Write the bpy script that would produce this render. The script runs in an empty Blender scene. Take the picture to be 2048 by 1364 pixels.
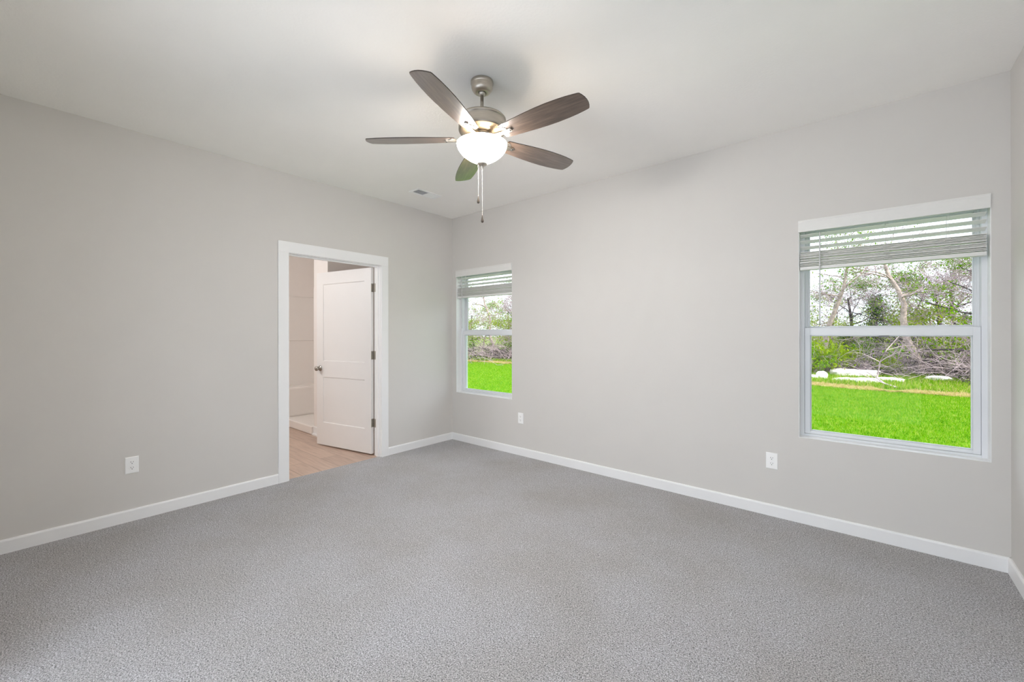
import bpy, math, random
import numpy as np
from mathutils import Vector, Matrix

scene = bpy.context.scene
col = scene.collection
R = math.radians

# ------------------------------------------------------------------ camera, world, sun, exposure
cam_data = bpy.data.cameras.new('camera')
cam_data.sensor_width = 36.0
cam_data.lens = 36.0 * 835.6 / 2048.0
cam_data.shift_y = -(682 - 667.3) / 2048.0
cam_data.clip_start = 0.02
cam_data.clip_end = 400
cam = bpy.data.objects.new('camera', cam_data)
col.objects.link(cam)
cam.location = (3.936, -3.4975, 1.3093)
cam.matrix_world = (Matrix.Translation(cam.location) @ Matrix.Rotation(R(40.23), 4, 'Z')
                    @ Matrix.Rotation(R(90), 4, 'X') @ Matrix.Rotation(-0.0014, 4, 'Z'))
scene.camera = cam

world = bpy.data.worlds.new('sky')
scene.world = world
world.use_nodes = True
bgn = world.node_tree.nodes['Background']
bgn.inputs['Color'].default_value = (0.82, 0.90, 1.0, 1)
bgn.inputs['Strength'].default_value = 2.55

sun_data = bpy.data.lights.new('sun', 'SUN')
sun_data.energy = 5.6
sun_data.angle = R(1.0)
sun_data.color = (1.0, 0.96, 0.88)
sun = bpy.data.objects.new('sun', sun_data)
col.objects.link(sun)
sun.rotation_euler = Vector((0.68, -0.15, 0.72)).to_track_quat('Z', 'Y').to_euler()
sun.location = (25, -5, 30)

bath_data = bpy.data.lights.new('bathroom_fill_light', 'POINT')  # unseen light added to brighten the bathroom
bath_data.shadow_soft_size = 0.12
bath_data.energy = 27
bath_data.color = (0.93, 0.96, 1.0)
bath = bpy.data.objects.new('bathroom_fill_light', bath_data)
col.objects.link(bath)
bath.location = (-1.35, -2.95, 2.2)

FAN_LAMP_WATTS = 4.2           # the two bulbs, mostly lighting the ceiling through the open bowl
FAN_LAMP_COLOR = (1.0, 0.80, 0.58)
BOWL_GLOW = 103.0             # radiance of the glowing bowl
BOWL_COLOR = (1.0, 0.96, 0.93, 1)

vs = scene.view_settings
scene.display_settings.display_device = 'sRGB'
vs.view_transform = 'Standard'
vs.look = 'None'
vs.exposure = 0.26
vs.gamma = 1.0
vs.use_curve_mapping = False
cy = scene.cycles
cy.max_bounces = 14
cy.diffuse_bounces = 10
cy.glossy_bounces = 4
cy.transparent_max_bounces = 24
cy.transmission_bounces = 8
cy.sample_clamp_indirect = 6.0
cy.caustics_reflective = False
cy.caustics_refractive = False
cy.use_denoising = True

# ------------------------------------------------------------------ materials
def lin(r, g, b):
    f = lambda c: (c / 255 / 12.92) if c <= 10.3 else ((c / 255 + 0.055) / 1.055) ** 2.4
    return (f(r), f(g), f(b), 1.0)

def new_mat(name):
    m = bpy.data.materials.new(name)
    m.use_nodes = True
    nt = m.node_tree
    b = nt.nodes['Principled BSDF']
    return m, nt, b

def tex_coord(nt, scale=(1, 1, 1)):
    tc = nt.nodes.new('ShaderNodeTexCoord')
    mp = nt.nodes.new('ShaderNodeMapping')
    mp.inputs['Scale'].default_value = scale
    nt.links.new(tc.outputs['Object'], mp.inputs['Vector'])
    return mp.outputs['Vector']

def noise(nt, vec, scale, detail=2.0, rough=0.5):
    n = nt.nodes.new('ShaderNodeTexNoise')
    n.inputs['Scale'].default_value = scale
    n.inputs['Detail'].default_value = detail
    n.inputs['Roughness'].default_value = rough
    nt.links.new(vec, n.inputs['Vector'])
    return n.outputs['Fac']

def ramp(nt, fac, stops):
    r = nt.nodes.new('ShaderNodeValToRGB')
    e = r.color_ramp.elements
    while len(e) < len(stops):
        e.new(0.5)
    for el, (p, c) in zip(e, stops):
        el.position = p
        el.color = c
    nt.links.new(fac, r.inputs['Fac'])
    return r.outputs['Color']

def mixc(nt, a, b, fac, mode='MIX'):
    m = nt.nodes.new('ShaderNodeMix')
    m.data_type = 'RGBA'
    m.blend_type = mode
    for s, v in ((m.inputs[0], fac), (m.inputs[6], a), (m.inputs[7], b)):
        if hasattr(v, 'is_output'):
            nt.links.new(v, s)
        else:
            s.default_value = v
    return m.outputs[2]

def bump(nt, b, h, strength, dist):
    n = nt.nodes.new('ShaderNodeBump')
    n.inputs['Strength'].default_value = strength
    n.inputs['Distance'].default_value = dist
    nt.links.new(h, n.inputs['Height'])
    nt.links.new(n.outputs['Normal'], b.inputs['Normal'])

def simple(name, color, rough=0.5, metal=0.0, spec=0.5, nscale=None, nstr=0.1, ndist=0.001, var=0.0, vscale=8):
    m, nt, b = new_mat(name)
    b.inputs['Base Color'].default_value = color
    b.inputs['Roughness'].default_value = rough
    b.inputs['Metallic'].default_value = metal
    b.inputs['Specular IOR Level'].default_value = spec
    v = tex_coord(nt)
    if var:
        lo = tuple(c * (1 - var) for c in color[:3]) + (1,)
        hi = tuple(min(1, c * (1 + var)) for c in color[:3]) + (1,)
        nt.links.new(ramp(nt, noise(nt, v, vscale, 4), [(0.3, lo), (0.7, hi)]), b.inputs['Base Color'])
    if nscale:
        bump(nt, b, noise(nt, v, nscale, 3), nstr, ndist)
    return m

M = {}
M['wall'] = simple('wall_paint', lin(213, 210, 206), 0.75, spec=0.25, nscale=220, nstr=0.12, ndist=0.0015, var=0.01, vscale=3)
M['ceiling'] = simple('ceiling_paint', lin(249, 247, 243), 0.85, spec=0.2, nscale=70, nstr=0.25, ndist=0.003, var=0.01, vscale=3)
M['trim'] = simple('white_trim_paint', lin(240, 240, 240), 0.4, spec=0.4, var=0.008, vscale=4)
M['door'] = simple('white_door_paint', lin(229, 227, 225), 0.42, spec=0.4, var=0.008, vscale=4)
M['vinyl'] = simple('white_vinyl', lin(228, 230, 233), 0.38, spec=0.45, var=0.008, vscale=5)
M['blind'] = simple('blind_white', lin(230, 229, 226), 0.45, spec=0.4, var=0.01, vscale=30)
M['plastic'] = simple('outlet_white', lin(248, 248, 247), 0.3, spec=0.5, var=0.005)
M['slot'] = simple('outlet_slot', lin(28, 27, 26), 0.6, var=0.1)
M['acrylic'] = simple('shower_acrylic', lin(238, 234, 230), 0.22, spec=0.5, var=0.006)
M['bathwall'] = simple('bathroom_paint', lin(236, 231, 227), 0.7, spec=0.25, nscale=220, nstr=0.1, ndist=0.001, var=0.01)
M['ventdark'] = simple('vent_louver_grey', lin(222, 223, 225), 0.5, var=0.02)
M['duct'] = simple('duct_shade_grey', lin(165, 165, 168), 0.7, var=0.05)
M['bulb_socket'] = simple('socket_metal', lin(190, 185, 175), 0.4, metal=0.8, var=0.03)
M['dark_bronze'] = simple('fob_dark_wood', lin(72, 62, 54), 0.35, var=0.15, vscale=60)
M['hinge'] = simple('hinge_nickel', lin(176, 170, 160), 0.42, metal=0.6, var=0.05, vscale=80)
M['knob'] = simple('knob_nickel', lin(165, 160, 152), 0.3, metal=1.0, var=0.03, vscale=80)
M['latch'] = simple('latch_grey', lin(120, 122, 124), 0.5, var=0.03)
M['chain'] = simple('chain_metal', lin(205, 200, 192), 0.35, metal=0.7, var=0.03, vscale=80)
M['cord'] = simple('blind_cord', lin(226, 225, 222), 0.7, var=0.02, vscale=80)
M['wand'] = simple('wand_clear_plastic', lin(205, 206, 206), 0.25, spec=0.5, var=0.02, vscale=40)
M['bark'] = simple('bark_grey_brown', lin(164, 146, 138), 0.9, nscale=30, nstr=0.6, ndist=0.03, var=0.35, vscale=9)
M['bark_dark'] = simple('bark_dark', lin(58, 48, 54), 0.9, nscale=30, nstr=0.6, ndist=0.03, var=0.35, vscale=9)
M['twig'] = simple('bare_twig', lin(172, 152, 156), 0.85, var=0.35, vscale=5)
M['rock'] = simple('limestone', lin(236, 230, 222), 0.9, nscale=9, nstr=0.7, ndist=0.05, var=0.12, vscale=6)
M['siding'] = simple('house_siding', lin(214, 212, 206), 0.7, var=0.03)

# brushed nickel with fine rings
m, nt, b = new_mat('brushed_nickel')
b.inputs['Metallic'].default_value = 1.0
b.inputs['Roughness'].default_value = 0.36
b.inputs['Anisotropic'].default_value = 0.5
v = tex_coord(nt, (6, 6, 400))
nt.links.new(ramp(nt, noise(nt, v, 3, 2), [(0.3, lin(176, 168, 157)), (0.7, lin(200, 193, 183))]), b.inputs['Base Color'])
M['nickel'] = m

# carpet: looped grey pile; dark flecks are yarn colour plus painted pile-gap shade
m, nt, b = new_mat('grey_carpet')
v = tex_coord(nt)
warp = nt.nodes.new('ShaderNodeTexNoise'); warp.inputs['Scale'].default_value = 90
nt.links.new(v, warp.inputs['Vector'])
add = nt.nodes.new('ShaderNodeVectorMath'); add.operation = 'MULTIPLY_ADD'
add.inputs[1].default_value = (0.012, 0.012, 0.0)
nt.links.new(warp.outputs['Color'], add.inputs[0]); nt.links.new(v, add.inputs[2])
wv = add.outputs['Vector']
n1 = noise(nt, wv, 190, 3, 0.7)
n2 = noise(nt, wv, 250, 1, 0.5)
n3 = noise(nt, v, 1.6, 3, 0.55)
base = ramp(nt, n1, [(0.34, lin(40, 38, 37)), (0.42, lin(128, 126, 125)), (0.50, lin(188, 186, 186)), (0.62, lin(240, 238, 240))])
fleck_shade = ramp(nt, n2, [(0.33, (0.15, 0.14, 0.14, 1)), (0.42, (1, 1, 1, 1))])
c = mixc(nt, base, fleck_shade, 1.0, 'MULTIPLY')
patch = ramp(nt, n3, [(0.36, (0.88, 0.86, 0.84, 1)), (0.62, (1.0, 1.0, 1.03, 1))])
c = mixc(nt, c, patch, 1.0, 'MULTIPLY')
nt.links.new(c, b.inputs['Base Color'])
b.inputs['Roughness'].default_value = 1.0
b.inputs['Specular IOR Level'].default_value = 0.1
b.inputs['Sheen Weight'].default_value = 0.45
b.inputs['Sheen Roughness'].default_value = 0.6
mx = nt.nodes.new('ShaderNodeMath'); mx.operation = 'ADD'
nt.links.new(n1, mx.inputs[0]); nt.links.new(n2, mx.inputs[1])
bump(nt, b, mx.outputs[0], 0.9, 0.008)
M['carpet'] = m

# oak plank floor (bathroom): planks along X
m, nt, b = new_mat('oak_planks')
tc = nt.nodes.new('ShaderNodeTexCoord')
br = nt.nodes.new('ShaderNodeTexBrick')
br.offset = 0.37
br.inputs['Scale'].default_value = 1.0
br.inputs['Brick Width'].default_value = 1.2
br.inputs['Row Height'].default_value = 0.18
br.inputs['Mortar Size'].default_value = 0.0015
br.inputs['Color1'].default_value = lin(204, 180, 163)
br.inputs['Color2'].default_value = lin(190, 166, 150)
br.inputs['Mortar'].default_value = lin(120, 95, 80)
nt.links.new(tc.outputs['Object'], br.inputs['Vector'])
v = tex_coord(nt, (1.2, 14, 1))
g = ramp(nt, noise(nt, v, 3.0, 6, 0.6), [(0.3, (0.78, 0.76, 0.74, 1)), (0.6, (1, 1, 1, 1))])
nt.links.new(mixc(nt, br.outputs['Color'], g, 1.0, 'MULTIPLY'), b.inputs['Base Color'])
b.inputs['Roughness'].default_value = 0.4
M['oak'] = m

# weathered walnut fan blade, grain along local X
m, nt, b = new_mat('weathered_walnut')
v = tex_coord(nt, (2.2, 26, 8))
c1 = ramp(nt, noise(nt, v, 2.4, 7, 0.62), [(0.25, lin(46, 34, 27)), (0.5, lin(76, 60, 49)), (0.75, lin(104, 86, 73))])
nt.links.new(c1, b.inputs['Base Color'])
b.inputs['Roughness'].default_value = 0.38
b.inputs['Specular IOR Level'].default_value = 0.6
b.inputs['Coat Weight'].default_value = 1.0
b.inputs['Coat IOR'].default_value = 1.75
b.inputs['Coat Roughness'].default_value = 0.13
M['walnut'] = m
M['blade_edge'] = simple('blade_edge_dark', lin(60, 50, 44), 0.6, var=0.1, vscale=30)

# frosted glass bowl, lit from within and glowing
m, nt, b = new_mat('frosted_bowl_glass')
nt.nodes.remove(b)
out = nt.nodes['Material Output']
tr = nt.nodes.new('ShaderNodeBsdfTranslucent'); tr.inputs['Color'].default_value = (0.95, 0.92, 0.86, 1)
df = nt.nodes.new('ShaderNodeBsdfPrincipled'); df.inputs['Base Color'].default_value = (0.9, 0.88, 0.84, 1); df.inputs['Roughness'].default_value = 0.25
ms = nt.nodes.new('ShaderNodeMixShader'); ms.inputs[0].default_value = 0.35
nt.links.new(tr.outputs[0], ms.inputs[1]); nt.links.new(df.outputs[0], ms.inputs[2])
em = nt.nodes.new('ShaderNodeEmission'); em.inputs['Color'].default_value = BOWL_COLOR; em.inputs['Strength'].default_value = BOWL_GLOW
ad = nt.nodes.new('ShaderNodeAddShader')
nt.links.new(ms.outputs[0], ad.inputs[0]); nt.links.new(em.outputs[0], ad.inputs[1])
nt.links.new(ad.outputs[0], out.inputs['Surface'])
M['bowl'] = m
M['bowl_inside'] = simple('bowl_inner_glass', (0.55, 0.52, 0.47, 1), 0.5, var=0.02)

# low-e window pane: tinted clear glass with a faint reflection
m, nt, b = new_mat('window_glass')
nt.nodes.remove(b)
out = nt.nodes['Material Output']
tp = nt.nodes.new('ShaderNodeBsdfTransparent'); tp.inputs['Color'].default_value = (0.93, 0.945, 0.94, 1)
gl = nt.nodes.new('ShaderNodeBsdfGlossy'); gl.inputs['Roughness'].default_value = 0.02
fr = nt.nodes.new('ShaderNodeFresnel'); fr.inputs['IOR'].default_value = 1.16
ms = nt.nodes.new('ShaderNodeMixShader')
nt.links.new(fr.outputs[0], ms.inputs[0]); nt.links.new(tp.outputs[0], ms.inputs[1]); nt.links.new(gl.outputs[0], ms.inputs[2])
nt.links.new(ms.outputs[0], out.inputs['Surface'])
M['glass'] = m

def leaf_mat(name, stops, scale=1.7):
    m, nt, b = new_mat(name)
    v = tex_coord(nt)
    c = ramp(nt, noise(nt, v, scale, 5, 0.75), stops)
    nt.nodes.remove(b)
    out = nt.nodes['Material Output']
    d = nt.nodes.new('ShaderNodeBsdfDiffuse'); t = nt.nodes.new('ShaderNodeBsdfTranslucent')
    nt.links.new(c, d.inputs['Color']); nt.links.new(c, t.inputs['Color'])
    ms = nt.nodes.new('ShaderNodeMixShader'); ms.inputs[0].default_value = 0.4
    nt.links.new(d.outputs[0], ms.inputs[1]); nt.links.new(t.outputs[0], ms.inputs[2])
    nt.links.new(ms.outputs[0], out.inputs['Surface'])
    return m
M['leaf_yellow'] = leaf_mat('leaf_yellow_green', [(0.3, lin(96, 128, 14)), (0.5, lin(146, 168, 24)), (0.7, lin(182, 190, 70))])
M['leaf_green'] = leaf_mat('leaf_spring_green', [(0.3, lin(56, 98, 12)), (0.5, lin(108, 150, 18)), (0.7, lin(158, 180, 56))])
M['leaf_dark'] = leaf_mat('cedar_green', [(0.3, lin(24, 46, 24)), (0.5, lin(48, 84, 28)), (0.7, lin(90, 122, 40))])
M['blade_green'] = leaf_mat('grass_blade_green', [(0.32, lin(48, 112, 4)), (0.5, lin(98, 152, 6)), (0.68, lin(142, 174, 16))], 9)
M['blade_pale'] = leaf_mat('grass_blade_pale', [(0.32, lin(112, 152, 26)), (0.5, lin(158, 180, 60)), (0.68, lin(190, 190, 112))], 9)
M['blade_straw'] = leaf_mat('dry_grass_straw', [(0.32, lin(158, 132, 80)), (0.5, lin(204, 180, 128)), (0.68, lin(226, 210, 170))], 9)

m, nt, b = new_mat('lawn_turf')
v = tex_coord(nt)
c1 = ramp(nt, noise(nt, v, 22, 8, 0.8), [(0.30, lin(38, 94, 4)), (0.46, lin(78, 132, 5)), (0.56, lin(108, 148, 10)), (0.72, lin(156, 170, 62))])
c2 = ramp(nt, noise(nt, v, 0.7, 3), [(0.35, (0.86, 0.95, 0.8, 1)), (0.65, (1, 1, 1, 1))])
nt.links.new(mixc(nt, c1, c2, 1.0, 'MULTIPLY'), b.inputs['Base Color'])
b.inputs['Roughness'].default_value = 1.0
b.inputs['Specular IOR Level'].default_value = 0.1
bump(nt, b, noise(nt, v, 40, 4, 0.7), 0.6, 0.05)
M['lawn'] = m

m, nt, b = new_mat('woodland_floor')
v = tex_coord(nt)
c1 = ramp(nt, noise(nt, v, 5, 8, 0.8), [(0.32, lin(60, 56, 36)), (0.48, lin(96, 118, 30)), (0.6, lin(140, 138, 76)), (0.75, lin(180, 168, 128))])
nt.links.new(c1, b.inputs['Base Color'])
b.inputs['Roughness'].default_value = 1.0
bump(nt, b, noise(nt, v, 14, 4, 0.7), 0.7, 0.08)
M['woodfloor'] = m

# ------------------------------------------------------------------ mesh helpers
class MB:
    def __init__(self):
        self.v, self.f, self.m, self.s = [], [], [], []
    def add(self, verts, faces, mi=0, smooth=False):
        o = len(self.v)
        self.v.extend([tuple(p) for p in verts])
        for f in faces:
            self.f.append(tuple(i + o for i in f)); self.m.append(mi); self.s.append(smooth)
        return self
    def box(self, x0, x1, y0, y1, z0, z1, mi=0):
        vs_ = [(x0, y0, z0), (x1, y0, z0), (x1, y1, z0), (x0, y1, z0), (x0, y0, z1), (x1, y0, z1), (x1, y1, z1), (x0, y1, z1)]
        return self.add(vs_, [(0, 3, 2, 1), (4, 5, 6, 7), (0, 1, 5, 4), (1, 2, 6, 5), (2, 3, 7, 6), (3, 0, 4, 7)], mi)
    def xbox(self, mat, sx, sy, sz, mi=0):
        o = len(self.v)
        self.box(-sx / 2, sx / 2, -sy / 2, sy / 2, -sz / 2, sz / 2, mi)
        for i in range(o, o + 8):
            self.v[i] = tuple(mat @ Vector(self.v[i]))
        return self
    def lathe(self, prof, center=(0, 0, 0), n=48, mi=0, mat=None, smooth=True):
        vs_, fs = [], []
        for (r, z) in prof:
            for i in range(n):
                a = 2 * math.pi * i / n
                p = Vector((r * math.cos(a), r * math.sin(a), z))
                if mat: p = mat @ p
                vs_.append((p.x + center[0], p.y + center[1], p.z + center[2]))
        for k in range(len(prof) - 1):
            for i in range(n):
                j = (i + 1) % n
                fs.append((k * n + i, k * n + j, (k + 1) * n + j, (k + 1) * n + i))
        if prof[0][0] > 1e-6: fs.append(tuple(range(n))[::-1])
        if prof[-1][0] > 1e-6: fs.append(tuple((len(prof) - 1) * n + i for i in range(n)))
        return self.add(vs_, fs, mi, smooth)
    def tube(self, pts, radii, n=6, mi=0, smooth=True, cap=True):
        vs_, fs = [], []
        pts = [Vector(p) for p in pts]
        for k, p in enumerate(pts):
            d = (pts[min(k + 1, len(pts) - 1)] - pts[max(k - 1, 0)])
            if d.length < 1e-9: d = Vector((0, 0, 1))
            d.normalize()
            u = d.cross(Vector((0, 0, 1)) if abs(d.z) < 0.9 else Vector((1, 0, 0))).normalized()
            w = d.cross(u)
            r = radii[k] if hasattr(radii, '__len__') else radii
            for i in range(n):
                a = 2 * math.pi * i / n
                vs_.append(tuple(p + u * (r * math.cos(a)) + w * (r * math.sin(a))))
        for k in range(len(pts) - 1):
            for i in range(n):
                j = (i + 1) % n
                fs.append((k * n + i, k * n + j, (k + 1) * n + j, (k + 1) * n + i))
        if cap:
            fs.append(tuple(range(n))[::-1]); fs.append(tuple((len(pts) - 1) * n + i for i in range(n)))
        return self.add(vs_, fs, mi, smooth)
    def build(self, name, mats, parent=None, bevel=0.0, loc=None):
        me = bpy.data.meshes.new(name)
        me.from_pydata(self.v, [], self.f)
        if not isinstance(mats, (list, tuple)): mats = [mats]
        for mm in mats: me.materials.append(mm)
        me.polygons.foreach_set('material_index', self.m)
        me.polygons.foreach_set('use_smooth', self.s)
        me.update()
        o = bpy.data.objects.new(name, me)
        col.objects.link(o)
        if parent: o.parent = parent
        if loc: o.location = loc
        if bevel:
            bv = o.modifiers.new('bevel', 'BEVEL'); bv.width = bevel; bv.segments = 2
            bv.limit_method = 'ANGLE'; bv.angle_limit = R(40)
        return o

def tag(o, label=None, cat=None, group=None, kind=None):
    if label: o['label'] = label
    if cat: o['category'] = cat
    if group: o['group'] = group
    if kind: o['kind'] = kind
    return o

def empty(name, loc=(0, 0, 0), rz=0.0):
    o = bpy.data.objects.new(name, None)
    o.empty_display_size = 0.1
    col.objects.link(o)
    o.location = loc
    o.rotation_euler = (0, 0, rz)
    return o

def copy_tree(o, parent=None):
    c = o.copy()
    col.objects.link(c)
    c.parent = parent
    for ch in list(o.children):
        copy_tree(ch, c)
    return c

# ------------------------------------------------------------------ room shell
H = 2.743
W = 4.542
YB = -3.68            # back of the room, behind the camera
WT = 0.17             # exterior wall thickness
W1 = (0.074, 0.977, 0.588, 2.086)    # small far window opening x0,x1,z0,z1
W2 = (3.582, 4.471, 0.588, 2.086)    # large near window opening

tag(MB().box(-0.03, W, YB - 0.9, 0.0, -0.10, 0.0).build('floor', M['carpet']),  # carried on unseen past the rear wall to cut light from below
    'mottled light grey pile carpet covering the bedroom floor', 'carpet', kind='structure')
tag(MB().box(-0.02, W + 0.15, YB - 0.9, WT, H, H + 0.25).build('ceiling', M['ceiling']),  # overhangs unseen behind the rear wall to block the sun
    'smooth white bedroom ceiling carrying the fan', 'ceiling', kind='structure')

# wall with the windows
b_ = MB()
b_.box(-0.12, W1[0], 0, WT, -0.4, H)
b_.box(W1[1], W2[0], 0, WT, -0.4, H)
b_.box(W2[1], W + 0.12, 0, WT, -0.4, H)
for w_ in (W1, W2):
    b_.box(w_[0], w_[1], 0, WT, -0.4, w_[2])
    b_.box(w_[0], w_[1], 0, WT, w_[3], H)
tag(b_.build('wall_back', M['wall']), 'pale greige wall holding both windows', 'wall', kind='structure')

# wall with the doorway
DY0, DY1, DZ = -1.955, -0.985, 2.055     # rough opening
b_ = MB()
b_.box(-0.115, 0, -4.6, DY0, -0.4, H)  # extended unseen beyond the rear wall as a sun block
b_.box(-0.115, 0, DY1, 0.0, -0.4, H)
b_.box(-0.115, 0, DY0, DY1, DZ, H)
tag(b_.build('wall_left', M['wall']), 'long pale greige wall with the bathroom doorway', 'wall', kind='structure')
tag(MB().box(W, W + 0.12, -4.6, 0.0, -0.4, H).build('wall_right', M['wall']),  # part behind the rear wall is unseen, added to block sun
    'sliver of pale greige wall right beside the large window', 'wall', kind='structure')

def baseboard(name, axis, fixed, a0, a1, label, inward=1, mat=None, h=0.083):
    # profile: flat board with an eased top edge
    t = 0.014
    prof = [(0, -0.012), (t, -0.012), (t, h - 0.010), (t - 0.003, h - 0.003), (t - 0.007, h), (0, h)]
    vs_, n = [], len(prof)
    for a in (a0, a1):
        for (d, z) in prof:
            vs_.append((a, fixed + inward * d, z) if axis == 'x' else (fixed + inward * d, a, z))
    fs = [tuple(range(n)), tuple(range(2 * n - 1, n - 1, -1))]
    for i in range(n):
        j = (i + 1) % n
        fs.append((i, n + i, n + j, j))
    return tag(MB().add(vs_, fs).build(name, mat or M['trim']), label, 'baseboard', kind='structure')

b_ = MB()      # unseen wide opening, sized to let sky light fill the room
b_.box(0.0, 1.5, YB - 0.12, YB, -0.4, H)
b_.box(1.5, W, YB - 0.12, YB, 2.12, H)
tag(b_.build('wall_rear', M['wall']),
    'pale greige wall behind the camera', 'wall', kind='structure')
baseboard('baseboard_left', 'y', 0.0, -3.66, -2.027, 'white baseboard on the left wall before the doorway')
baseboard('baseboard_corner', 'y', 0.0, -0.922, 0.0, 'short white baseboard between the doorway and the far corner')
baseboard('baseboard_back', 'x', 0.0, 0.0, W, 'long white baseboard under the two windows', inward=-1)
baseboard('baseboard_right', 'y', W, -3.66, 0.0, 'white baseboard on the wall right of the large window', inward=-1)

# door casing and jamb
b_ = MB()
ct = 0.016
b_.box(0, ct, -2.027, -1.938, -0.012, 2.035)
b_.box(0, ct, -1.004, -0.922, -0.012, 2.035)
b_.box(0, ct, -2.027, -0.922, 2.035, 2.132)
casing = tag(b_.build('trim_1', M['trim'], bevel=0.002), 'white flat casing and jamb around the bathroom doorway', 'door trim', kind='structure')
b_ = MB()
jx0, jx1 = -0.122, 0.0
b_.box(jx0, jx1, DY0, -1.934, -0.012, 2.031)
b_.box(jx0, jx1, -1.008, DY1, -0.012, 2.031)
b_.box(jx0, jx1, DY0, DY1, 2.031, DZ)
# door stop
b_.box(-0.078, -0.040, -1.934, -1.923, -0.012, 2.031)
b_.box(-0.078, -0.040, -1.019, -1.008, -0.012, 2.031)
b_.box(-0.078, -0.040, -1.923, -1.019, 2.020, 2.031)
b_.build('jamb', M['trim'], parent=casing)
# casing on the bathroom side
b_ = MB()
b_.box(-0.131, -0.115, -2.022, -1.940, -0.012, 2.036)
b_.box(-0.131, -0.115, -1.002, -0.920, -0.012, 2.036)
b_.box(-0.131, -0.115, -2.022, -0.920, 2.036, 2.12)
b_.build('bathroom_casing', M['trim'], parent=casing)

# ------------------------------------------------------------------ door, hinged on the bathroom side
door = tag(empty('door_1', (-0.131, -1.004, 0.0), R(-79)), 'open white two panel bathroom door with nickel knob', 'door', kind='structure')
DWID, DT = 0.915, 0.035
def door_slab():
    b = MB()
    z0, z1 = 0.014, 2.026
    ys = [-0.010, -0.112, -(DWID - 0.112), -DWID]
    zs = [z0, 0.275, 0.808, 0.994, 1.888, z1]
    # stiles and rails full thickness
    b.box(0, DT, ys[1], ys[0], z0, z1)
    b.box(0, DT, ys[3], ys[2], z0, z1)
    b.box(0, DT, ys[2], ys[1], z0, zs[1])
    b.box(0, DT, ys[2], ys[1], zs[2], zs[3])
    b.box(0, DT, ys[2], ys[1], zs[4], z1)
    # recessed flat panels with a small sloped sticking
    for (za, zb) in ((zs[1], zs[2]), (zs[3], zs[4])):
        s, dp = 0.007, 0.008
        for (xf, xin) in ((DT, DT - dp), (0, dp)):
            o = [(xf, ys[2], za), (xf, ys[1], za), (xf, ys[1], zb), (xf, ys[2], zb),
                 (xin, ys[2] + s, za + s), (xin, ys[1] - s, za + s), (xin, ys[1] - s, zb - s), (xin, ys[2] + s, zb - s)]
            fs = [(0, 1, 5, 4), (1, 2, 6, 5), (2, 3, 7, 6), (3, 0, 4, 7), (4, 5, 6, 7)]
            if xf == 0: fs = [f[::-1] for f in fs]
            b.add(o, fs)
    return b
door_slab().build('door_slab', M['door'], parent=door)
# knob set: rose, neck and ball on both faces
kz, ky = 0.905, -(DWID - 0.062)
kn = MB()
prof = [(0.0, 0.0), (0.033, 0.0), (0.033, 0.004), (0.028, 0.009), (0.013, 0.012), (0.011, 0.026), (0.016, 0.032), (0.025, 0.039), (0.0285, 0.048), (0.027, 0.057), (0.019, 0.064), (0.0, 0.066)]
kn.lathe(prof, (DT, ky, kz), 32, mat=Matrix.Rotation(R(90), 4, 'Y'))
kn.lathe(prof, (0, ky, kz), 32, mat=Matrix.Rotation(R(-90), 4, 'Y'))
tag(kn.build('door_knob', M['knob'], parent=door), 'round satin nickel knob')
for hz in (0.345, 1.078, 1.808):
    hb = MB()
    hb.lathe([(0.0065, -0.046), (0.0065, 0.046)], (-0.003, 0.003, hz), 16)
    hb.lathe([(0.0, 0.056), (0.004, 0.052), (0.0055, 0.046), (0.0055, -0.046), (0.004, -0.050), (0, -0.052)], (-0.003, 0.003, hz), 12)
    hb.box(0.0, 0.034, -0.0105, -0.0075, hz - 0.045, hz + 0.045)             # leaf on the door edge
    c_, s_ = math.cos(R(79)), math.sin(R(79))
    q = Matrix.Rotation(R(79), 4, 'Z')                                        # leaf on the jamb (world aligned)
    hb.xbox(Matrix.Translation(q @ Vector((0.022, -0.0052, 0)) + Vector((0, 0, hz))) @ q, 0.036, 0.0025, 0.09)
    for dz in (-0.03, 0.0, 0.03):
        hb.lathe([(0.0035, 0), (0.0025, 0.001), (0, 0.0012)], (0.018, -0.0035, hz + dz), 10, mat=Matrix.Rotation(R(90), 4, 'X'))
    tag(hb.build('hinge', M['hinge'], parent=door), 'brushed nickel butt hinge')

# ------------------------------------------------------------------ bathroom beyond the door
tag(MB().box(-3.3, -0.03, -3.2, 0.0, -0.1, -0.004).build('floor_bathroom', M['oak']),
    'light oak plank floor inside the bathroom', 'floor', kind='structure')
tag(MB().box(-3.3, -0.115, -3.2, 0.17, 2.72, 2.9).build('ceiling_bathroom', M['ceiling']), 'white bathroom ceiling seen through the doorway', 'ceiling', kind='structure')
tag(MB().box(-3.25, -0.12, 0.0, WT, -0.4, 2.72).build('wall_bathroom_back', M['bathwall']), 'warm white bathroom wall behind the open door', 'wall', kind='structure')
tag(MB().box(-3.25, -3.10, -3.2, 0.0, -0.4, 2.72).build('wall_bathroom_left', M['bathwall']), 'warm white bathroom wall above the shower end panel', 'wall', kind='structure')
tag(MB().box(-3.25, -0.115, -3.32, -3.2, -0.4, 2.72).build('wall_bathroom_front', M['bathwall']), 'bathroom wall opposite the shower, out of sight', 'wall', kind='structure')
tag(MB().box(-1.565, -1.19, -1.0, 0.0, -0.02, 2.72).build('wall_bathroom_partition', M['bathwall']), 'narrow partition wall beside the shower opening', 'wall', kind='structure')
bb = MB()
bb.box(-1.56, -1.19, -1.016, -1.0, -0.01, 0.10)
bb.box(-1.56, -1.19, -1.012, -1.0, 0.10, 0.107)
bb.box(-1.565, -1.19, -1.034, -1.016, -0.01, 0.018)
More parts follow.
